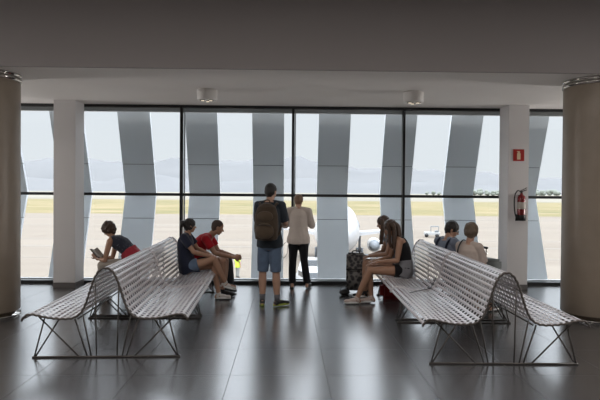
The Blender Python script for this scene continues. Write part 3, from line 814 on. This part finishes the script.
def backpack(loc, rz, label, m, m2, k=1.0, strapx=True):
    e = empty('backpack', loc, rz); tag(e, label, 'backpack')
    bm = bmesh.new()
    ring_loft(bm, [[V((d, w_*math.cos(a), 0)) + V((0, 0, z)) + V((dd*math.sin(a), 0, 0)) for a in [2*math.pi*i/24 for i in range(24)]] for z, w_, dd, d in ((0, .10*k, .07*k, -.09), (.02*k, .15*k, .10*k, -.10), (.15*k, .165*k, .115*k, -.105), (.33*k, .155*k, .10*k, -.10), (.44*k, .12*k, .075*k, -.085), (.49*k, .06*k, .04*k, -.07))])
    bmesh.ops.subdivide_edges(bm, edges=bm.edges, cuts=1, use_grid_fill=True)
    link_me('pack_body', remeshed(bm, .008, 3, .006, 10, 3.3), m, e, True)
    bm = bmesh.new(); blob(bm, (-.20*k, 0, .13*k), (.055*k, .125*k, .11*k)); link_me('front_pocket', remeshed(bm, .008, 2, .004, 12, 1.3), m2, e, True)
    bm = bmesh.new(); blob(bm, (-.185*k, 0, .32*k), (.045*k, .11*k, .075*k)); link_me('upper_pocket', remeshed(bm, .008, 2, .004, 12, 2.3), m2, e, True)
    bm = bmesh.new(); tube(bm, spline([(-.06*k, -.04, .47*k), (-.05*k, -.03, .53*k), (-.05*k, .03, .53*k), (-.06*k, .04, .47*k)]), .009); link('handle', bm, m2, e, True)
    bm = bmesh.new(); tube(bm, spline([(-.245*k, -.10*k, .20*k), (-.262*k, 0, .215*k), (-.245*k, .10*k, .20*k)]), .005); link('zip', bm, M_blackp, e, True)
    return e
khaki = cloth('brown_canvas', (0.060, 0.042, 0.028), .2); khaki2 = cloth('brown_canvas_worn', (0.085, 0.060, 0.040), .25)
bp = backpack((-.27, 8.285, .965), R(80), 'brown canvas backpack worn by the standing man', khaki, khaki2, 1.06)
for s in (-1, 1):
    bm = bmesh.new(); tube(bm, spline([(-.06, s*.10, .46), (.03, s*.125, .52), (.12, s*.13, .47), (.165, s*.135, .33), (.12, s*.165, .18), (.0, s*.17, .10), (-.06, s*.14, .06)]), .016, 8)
    for v in bm.verts: v.co.y = v.co.y
    link('shoulder_strap', bm, khaki, bp, True)

# ---- woman in a cream sweater beside him
cream = cloth('cream_knit', (0.56, 0.49, 0.44), .08, .6); black = cloth('black_cotton', (0.008, 0.008, 0.010))
E = person('woman in cream sweater and black trousers standing at the window', (.20, 9.98, 0), R(88), dict(
    hipL=(0, .08, .84), hipR=(0, -.08, .84), mid=(-.02, 0, 1.06), shL=(-.03, .165, 1.32), shR=(-.03, -.165, 1.32), head=(.02, 0, 1.50),
    elL=(.02, .225, 1.08), elR=(.02, -.235, 1.08), wrL=(.21, .12, 1.13), wrR=(.22, -.11, 1.14), hpL=(0, -1, 0), hpR=(0, 1, 0), curlL=(.9, 0, 0), curlR=(.9, 0, 0),
    knL=(.01, .095, .45), knR=(.01, -.105, .45), anL=(-.01, .10, .085), anR=(-.01, -.16, .085), toeL=(.15, .12, .03), toeR=(.14, -.21, .03)), (R(-5), R(10)), .95, True, SK_B)
top(E, cream, 'sweater', 1.85, -.14, .022, .020, .008, 7.0); bottom(E, black, 'trousers', 1.97, .012, .012, .006, 9.0)
shoes(E, M_blackp, M_blackp); cap_hair(E, mat('hair_auburn', (0.20, 0.12, 0.075), 0.5, var=.3, scale=50, bump=.8, bscale=90), .012, .0, fold=.007, fs=30)
bm = bmesh.new(); tube(bm, spline([(-.02, .20, .80), (.02, .27, .72), (.0, .30, .60), (-.02, .25, .52), (-.02, .19, .60), (-.04, .175, .74)]), .004); link('dangling_cord', bm, M_blackp, E['o'], True)

def sit(**kw):
    d = dict(hipL=(0, .085, .50), hipR=(0, -.085, .50), mid=(-.03, 0, .70), shL=(.05, .165, .98), shR=(.05, -.165, .98), head=(.10, 0, 1.17),
             elL=(.14, .21, .74), elR=(.14, -.21, .74), wrL=(.36, .07, .68), wrR=(.36, -.07, .68),
             knL=(.42, .10, .50), knR=(.42, -.10, .50), anL=(.40, .10, .09), anR=(.40, -.10, .09), toeL=(.55, .11, .035), toeR=(.55, -.11, .035))
    d.update(kw); return d

# ---- woman in navy tee with a bun, on the far seat of the left bench, facing right
B = person('woman in navy tee and denim shorts, hair in a bun, sitting cross-legged', (-1.49, 8.86, 0), R(-4), sit(
    mid=(-.07, 0, .72), shL=(-.03, .15, .955), shR=(-.03, -.15, .955), head=(.03, 0, 1.125), elL=(.10, .19, .76), elR=(.13, -.19, .745), wrL=(.34, .06, .68), wrR=(.37, -.03, .665),
    knL=(.38, .06, .52), knR=(.40, -.04, .63), anL=(.46, .05, .09), anR=(.56, .05, .26), toeL=(.62, .06, .035), toeR=(.70, .08, .195), soleR=(-.25, 0, 0)), (R(28), R(4)), .96, True, SK_A)
top(B, navy, 'tee', .62, -.18, .016, .010, .006, 11.0); bottom(B, denim, 'shorts', .42, .014, .012, .005, 12.0)
canvas = cloth('white_canvas', (.60, .57, .54), .04, .1); shoes(B, canvas, M_white)
cap_hair(B, H_dark, .010, -.01, fold=.006, side=.004)
bm = bmesh.new(); blob(bm, B['H'] + B['M'] @ V((-.135, 0, .035))*B['k'], (.042, .045, .050)); blob(bm, B['H'] + B['M'] @ V((-.15, 0, -.01))*B['k'], (.025, .03, .04)); link_me('hair_bun', remeshed(bm, .006, 2, .009, 40, 4), H_dark, B['o'], True)

# ---- man in red tee leaning on his knees
red = cloth('red_cotton', (0.40, 0.012, 0.022)); dark_shorts = cloth('charcoal_cotton', (.03, .03, .035))
Cm = person('man with cropped hair in red tee leaning forward, hands clasped', (-1.46, 9.36, 0), R(-3), sit(
    mid=(-.02, 0, .76), shL=(.20, .175, .90), shR=(.20, -.175, .90), head=(.36, 0, 1.07), elL=(.34, .17, .68), elR=(.35, -.19, .68), wrL=(.62, .03, .615), wrR=(.62, -.03, .60),
    hdL=(1, -.25, -.05), hdR=(1, .25, -.05), hpL=(.1, -1, 0), hpR=(.1, 1, 0), curlL=(1.0, 0, 0), curlR=(1.0, 0, 0),
    knL=(.46, .16, .53), knR=(.47, -.14, .54), anL=(.44, .15, .09), anR=(.46, -.13, .09), toeL=(.60, .18, .035), toeR=(.62, -.15, .035)), (R(14), R(18)), .99, False, SK_A)
top(Cm, red, 'tee', .62, -.15, .016, .006, .006, 14.0); bottom(Cm, dark_shorts, 'shorts', .72, .014, .014, .005, 15.0)
shoes(Cm, M_blackp, M_blackp); cap_hair(Cm, H_buzz, .002, -.01, fold=.001)
backpack((-.90, 9.72, .01), R(-4), 'black backpack standing on the floor by the red-shirted man', black, black, 1.12)

# ---- woman with a book on the outer side of the left bench, facing left
dots = cloth('dark_dotted_cotton', (.028, .032, .048)); 
t = dots.node_tree; vo = t.nodes.new('ShaderNodeTexVoronoi'); vo.inputs['Scale'].default_value = 34; cr = t.nodes.new('ShaderNodeValToRGB'); g = t.nodes.new('ShaderNodeTexCoord')
cr.color_ramp.elements[0].position = .16; cr.color_ramp.elements[0].color = (.22, .24, .28, 1); cr.color_ramp.elements[1].position = .22; cr.color_ramp.elements[1].color = (.028, .032, .048, 1)
t.links.new(g.outputs['Object'], vo.inputs['Vector']); t.links.new(vo.outputs['Distance'], cr.inputs[0]); t.links.new(cr.outputs[0], t.nodes['Principled BSDF'].inputs['Base Color'])
A = person('curly-haired woman in dark dotted top reading, leaning on her knees', (-2.37, 9.12, 0), R(176), sit(
    mid=(.05, 0, .80), shL=(.33, .155, .87), shR=(.33, -.155, .87), head=(.405, 0, 1.035), elL=(.40, .17, .58), elR=(.40, -.15, .58), wrL=(.55, .09, .60), wrR=(.56, -.09, .60),
    hdL=(.5, -.1, .5), hdR=(.5, .1, .5), hpL=(.3, -1, 0), hpR=(.3, 1, 0), curlL=(.9, 0, 0), curlR=(.9, 0, 0),
    knL=(.47, .12, .50), knR=(.47, -.10, .50), anL=(.44, .11, .09), anR=(.44, -.10, .09)), (R(-6), R(34)), .96, True, SK_A)
top(A, dots, 'sleeveless_top', 0, -.08, .014, .004, .005, 16.0, straps=False); bottom(A, cloth('beige_trousers', (.33, .29, .25)), 'trousers', 1.9, .012, .008, .005, 17.0)
shoes(A, M_blackp, M_blackp); cap_hair(A, H_brown, .016, -.005, puff=.016, fold=.020, fs=30, side=.020)
redc = cloth('red_cloth', (.33, .03, .045), .15)
bm = bmesh.new(); ring_loft(bm, torso_rings(A['P'], A['mid'], A['C'], A['latP'], A['latC'], [(-.12, .20, .16), (.06, .205, .165), (.28, .19, .15), (.46, .165, .135)]))
blob(bm, A['P'] + V((-.12, .02, .02)), (.06, .12, .07)); link_me('waist_wrap', remeshed(bm, .008, 2, .010, 12, 8), redc, A['o'], True)
e = empty('book', (-2.95, 9.06, .635), R(172)); tag(e, 'small open book held by the curly-haired woman', 'book')
bm = bmesh.new()
for s in (-1, 1): ring_loft(bm, [[V((x, s*y, .02 + y*.25)) + V((0, 0, z)) for x, z in ((-.085, -.05), (.03, .075), (.038, .068), (-.077, -.057))] for y in (0.003, .11)])
link('cover', bm, cloth('book_cover', (.05, .035, .03)), e)
bm = bmesh.new()
for s in (-1, 1): ring_loft(bm, [[V((x - .012, s*y, .028 + y*.25)) + V((0, 0, z)) for x, z in ((-.078, -.046), (.026, .070), (.036, .062), (-.068, -.054))] for y in (0.001, .104)])
link('pages', bm, cloth('book_paper', (.30, .27, .23), .04, .1), e)

# ---- two long-haired women on the right bench, facing left
grey = cloth('grey_marl', (.20, .20, .215), .12)
F = person('long-haired woman in black top and grey waist shirt on the right bench', (1.74, 8.66, 0), R(183), sit(
    mid=(-.04, 0, .72), shL=(.09, .150, .945), shR=(.06, -.150, .93), head=(.20, .0, 1.125), elL=(.14, .20, .66), elR=(.16, -.18, .66), wrL=(.37, .06, .625), wrR=(.37, -.10, .63),
    hdL=(1, -.1, -.1), hdR=(1, .1, -.1), curlL=(.4, 0, 0), curlR=(.4, 0, 0),
    knL=(.52, .07, .50), knR=(.50, -.09, .52), anL=(.70, .06, .09), anR=(.47, -.02, .09), toeL=(.86, .06, .035), toeR=(.63, -.0, .035)), (R(8), R(22)), 1.0, True, SK_C)
top(F, black, 'tank_top', .05, .12, .014, .006, .005, 21.0, straps=True); bottom(F, black, 'shorts', .30, .014, .010, .004, 22.0)
pink = cloth('pale_pink_canvas', (.52, .42, .38), .05, .1); shoes(F, pink, M_white)
bm = bmesh.new(); ring_loft(bm, torso_rings(F['P'], F['mid'], F['C'], F['latP'], F['latC'], [(-.22, .195, .15), (0, .20, .16), (.2, .175, .14), (.36, .155, .125)]))
link_me('waist_shirt', remeshed(bm, .008, 2, .009, 12, 2), grey, F['o'], True)
long_hair(F, H_light, [([(0, .08, .09), (-.02, .115, .02), (-.01, .125, -.10), (.01, .13, -.22), (.02, .135, -.33)], 16, .03),
                       ([(-.05, .06, .09), (-.10, .08, .0), (-.115, .08, -.12), (-.13, .08, -.24), (-.15, .07, -.36)], 18, .045),
                       ([(-.05, -.04, .09), (-.12, -.03, .0), (-.135, -.04, -.12), (-.145, -.05, -.24), (-.155, -.05, -.34)], 16, .04),
                       ([(0, -.07, .09), (-.02, -.10, .0), (-.02, -.11, -.12), (.0, -.12, -.25)], 9, .025),
                       ([(.045, .055, .10), (.06, .098, .02), (.06, .105, -.10), (.07, .11, -.20), (.07, .12, -.30)], 10, .022)], 3, r=.021, yaw=R(8))

Gp = person('long-haired woman in grey top sitting behind the black-topped one', (1.78, 9.14, 0), R(181), sit(
    mid=(-.02, 0, .72), shL=(.15, .150, .94), shR=(.15, -.150, .94), head=(.27, .0, 1.165), elL=(.24, .18, .70), elR=(.24, -.18, .70), wrL=(.45, .05, .66), wrR=(.45, -.05, .66),
    knL=(.55, .09, .55), knR=(.52, -.09, .55), anL=(.56, .10, .10), anR=(.46, -.10, .09), toeL=(.70, .11, .035), toeR=(.62, -.11, .035)), (R(0), R(14)), 1.0, True, SK_C)
top(Gp, grey, 'top', .3, -.15, .016, .006, .006, 24.0); bottom(Gp, denim, 'shorts', .4, .014, .010, .004, 25.0); shoes(Gp, M_blackp, M_white)
long_hair(Gp, H_light, [([(.02, .07, .09), (.02, .10, .02), (.03, .11, -.10), (.06, .11, -.22), (.08, .11, -.34)], 14, .03),
                       ([(-.05, .05, .09), (-.11, .06, .0), (-.12, .06, -.12), (-.12, .06, -.24)], 12, .04),
                       ([(-.05, -.05, .09), (-.11, -.05, .0), (-.12, -.05, -.12), (-.12, -.05, -.24)], 10, .04),
                       ([(.0, -.07, .09), (.0, -.10, .0), (.01, -.11, -.12), (.04, -.11, -.28)], 10, .025)], 5, r=.019)

# ---- the pair on the outer side of the right bench, facing right
greyblue = cloth('grey_blue_cotton', (.20, .235, .30), .08)
Hm = person('dark-haired man in glasses and grey-blue shirt, seen over the right bench', (2.40, 8.40, 0), R(25), sit(
    mid=(-.07, 0, .74), shL=(-.10, .18, .945), shR=(-.10, -.18, .945), head=(.0, 0, 1.12), elL=(.10, .22, .70), elR=(.10, -.22, .70), wrL=(.32, .07, .63), wrR=(.32, -.07, .63)), (R(-38), R(22)), .98, False, SK_A)
top(Hm, greyblue, 'shirt', .7, -.18, .016, .008, .006, 27.0); bottom(Hm, dark_shorts, 'shorts', .95, .014, .014, .005, 28.0); shoes(Hm, M_blackp, M_white)
cap_hair(Hm, H_dark, .010, -.01, fold=.005, fs=34)
bm = bmesh.new(); Mh, ch, kh = Hm['M'], Hm['H'], Hm['k']
for s in (-1, 1):
    tube(bm, [ch + Mh @ V((.094, s*.032 + .021*math.cos(a), .0 + .016*math.sin(a)))*kh for a in [i*math.pi/8 for i in range(17)]], .0022, 6)
    tube(bm, [ch + Mh @ V(q)*kh for q in ((.094, s*.053, .004), (.05, s*.078, .004), (-.005, s*.086, .0))], .0022, 6)
tube(bm, [ch + Mh @ V((.094, -.011, .004))*kh, ch + Mh @ V((.097, 0, .007))*kh, ch + Mh @ V((.094, .011, .004))*kh], .0022, 6); link('glasses', bm, M_blackp, Hm['o'])
for s in (-1, 1):
    bm = bmesh.new(); ap = [(-.19, s*.09, .70), (-.205, s*.10, .84), (-.185, s*.11, .935), (-.12, s*.115, .995), (-.04, s*.12, 1.0), (.02, s*.12, .93), (.04, s*.12, .80)]
    tube(bm, spline(ap), .017, 8); link('shoulder_strap', bm, navy, Hm['o'], True)
beige = cloth('beige_linen', (.50, .42, .37), .08)
I = person('woman with short ash-blond hair in beige top, seen over the right bench', (2.50, 7.86, 0), R(42), sit(
    mid=(-.04, 0, .74), shL=(-.04, .145, .93), shR=(-.04, -.145, .93), head=(.01, 0, 1.125), elL=(.07, .165, .68), elR=(.07, -.165, .68), wrL=(.28, .06, .60), wrR=(.28, -.06, .60)), (R(20), R(16)), .96, True, SK_B)
top(I, beige, 'blouse', .8, -.18, .014, .004, .007, 31.0); bottom(I, cloth('sand_trousers', (.28, .25, .22)), 'trousers', 1.9, .014, .01, .005, 32.0); shoes(I, M_blackp, M_white)
cap_hair(I, H_blond, .016, -.005, puff=.014, fold=.008, fs=30, side=.016)
bm = bmesh.new(); tube(bm, spline([(-.16, .10, .62), (-.175, .10, .80), (-.145, .095, .93), (-.06, .085, 1.01), (.03, .08, .98), (.10, .02, .85), (.14, -.12, .66)]), .010, 8); link('bag_strap', bm, M_blackp, I['o'], True)

# ---- ground worker in a reflective vest out on the apron
p = at(237.5, 268, 47.5); hv = cloth('reflective_vest', (.42, .55, .06))
W = person('ground worker in yellow-green reflective vest on the apron outside', (p.x, p.y, GZ), R(60), dict(
    hipL=(0, .085, .92), hipR=(0, -.085, .92), mid=(-.02, 0, 1.16), shL=(-.02, .185, 1.45), shR=(-.02, -.185, 1.45), head=(.03, 0, 1.64),
    elL=(.0, .25, 1.18), elR=(.0, -.25, 1.18), wrL=(.06, .25, .95), wrR=(.06, -.25, .95),
    knL=(.04, .11, .49), knR=(-.02, -.11, .49), anL=(.02, .12, .09), anR=(-.08, -.12, .09), toeL=(.17, .13, .035), toeR=(.07, -.13, .035)), (0, 0), 1.0, False, SK_A)
top(W, hv, 'vest', .5, -.2, .03, .02, .006, 35.0); bottom(W, cloth('pale_work_trousers', (.20, .20, .19)), 'trousers', 1.95, .02, .015, .006, 36.0); shoes(W, M_blackp, M_blackp); cap_hair(W, H_dark)

# ------------------------------------------------------------------ luggage
e = empty('suitcase', (1.14, 9.56, 0), R(-6)); tag(e, 'dark patterned suitcase standing by the long-haired women', 'suitcase')
mp = mat('printed_fabric', (.05, .05, .055), .6); t = mp.node_tree; b_ = t.nodes['Principled BSDF']
vo = t.nodes.new('ShaderNodeTexVoronoi'); vo.inputs['Scale'].default_value = 16; cr = t.nodes.new('ShaderNodeValToRGB'); g = t.nodes.new('ShaderNodeTexCoord')
cr.color_ramp.elements[0].position = .35; cr.color_ramp.elements[0].color = (.035, .035, .04, 1); cr.color_ramp.elements[1].position = .6; cr.color_ramp.elements[1].color = (.22, .21, .20, 1)
t.links.new(g.outputs['Object'], vo.inputs['Vector']); t.links.new(vo.outputs['Distance'], cr.inputs[0]); t.links.new(cr.outputs[0], b_.inputs['Base Color'])
bm = bmesh.new(); box(bm, -.155, .155, -.12, .12, .05, .66, .03); link('case', bm, mp, e, True)
bm = bmesh.new(); box(bm, -.14, .14, -.145, -.115, .09, .38, .02); link('front_pocket', bm, mp, e, True)
bm = bmesh.new(); box(bm, -.159, .159, -.124, .124, .385, .41, .004); link('strap_band', bm, M_blackp, e)
bm = bmesh.new(); tube(bm, spline([(-.06, -.13, .66), (-.05, -.13, .70), (.05, -.13, .70), (.06, -.13, .66)]), .009); link('handle', bm, M_blackp, e, True)
for x in (-.14, .14):
    for y in (-.09, .09):
        bm = bmesh.new(); cone(bm, (x, y - .012, .028), (x, y + .012, .028), .028, .028); box(bm, x - .012, x + .012, y - .016, y + .016, .03, .055); link('wheel', bm, M_blackp, e)
e = empty('sandal_pair_bag', (.93, 9.30, 0)); e.name = 'small_bag'; tag(e, 'small black bag with strap on the floor beside the suitcase', 'bag')
bm = bmesh.new(); blob(bm, (0, 0, .05), (.09, .06, .05)); link_me('bag_body', remeshed(bm, .006, 2, .008, 20, 3), M_blackp, e, True)
bm = bmesh.new(); tube(bm, spline([(-.07, 0, .06), (-.04, -.02, .15), (.03, -.02, .14), (.07, 0, .06)]), .006); link('strap', bm, M_blackp, e, True)
e = empty('duffel_bag', (1.62, 9.02, 0)); tag(e, 'dark red bag on the floor under the right bench', 'bag')
bm = bmesh.new(); box(bm, -.17, .20, -.13, .13, .0, .27, .06); link_me('bag_body', remeshed(bm, .008, 2, .008, 10, 3), cloth('dark_red_nylon', (.16, .012, .015)), e, True)
bm = bmesh.new(); tube(bm, spline([(-.10, -.03, .25), (-.06, -.03, .33), (.06, -.03, .33), (.10, -.03, .25)]), .009); link('handle', bm, M_blackp, e, True)
e = empty('trolley_case', (3.19, 9.16, 0), R(20)); tag(e, 'grey trolley case with raised handle beside the blond woman', 'suitcase')
bm = bmesh.new(); box(bm, -.15, .15, -.18, .18, .05, .62, .04); link('case', bm, cloth('grey_shell', (.13, .145, .14), .05, .1), e, True)
bm = bmesh.new()
for y in (-.08, .08): tube(bm, [(-.10, y, .60), (-.10, y, .79)], .009)
link('telescopic_rod', bm, M_chrome, e, True)
bm = bmesh.new(); capsule(bm, (-.10, -.10, .80), (-.10, .10, .80), .018, .018); link('grip', bm, M_blackp, e, True)
for x in (-.12, .12):
    for y in (-.15, .15):
        bm = bmesh.new(); cone(bm, (x, y - .012, .03), (x, y + .012, .03), .03, .03); box(bm, x - .012, x + .012, y - .016, y + .016, .03, .06); link('wheel', bm, M_blackp, e)
e = empty('luggage_strap', (1.72, 7.42, .44)); tag(e, 'thin black strap lying over the gap in the right bench', 'strap')
bm = bmesh.new(); pts = [(1.50, 7.10, .422), (1.60, 7.22, .418), (1.72, 7.34, .419), (1.82, 7.42, .423), (1.885, 7.50, .452), (1.93, 7.505, .53), (1.955, 7.505, .60)]
tube(bm, spline([V(q) - V((1.72, 7.42, .44)) for q in pts]), .005, 6); link('webbing', bm, M_blackp, e, True)
bm = bmesh.new(); box(bm, .10, .16, -.02, .06, -.022, .0, .005); link('buckle', bm, M_blackp, e)
bpy.data.scenes.remove(WS); bpy.data.batch_remove(JUNK)
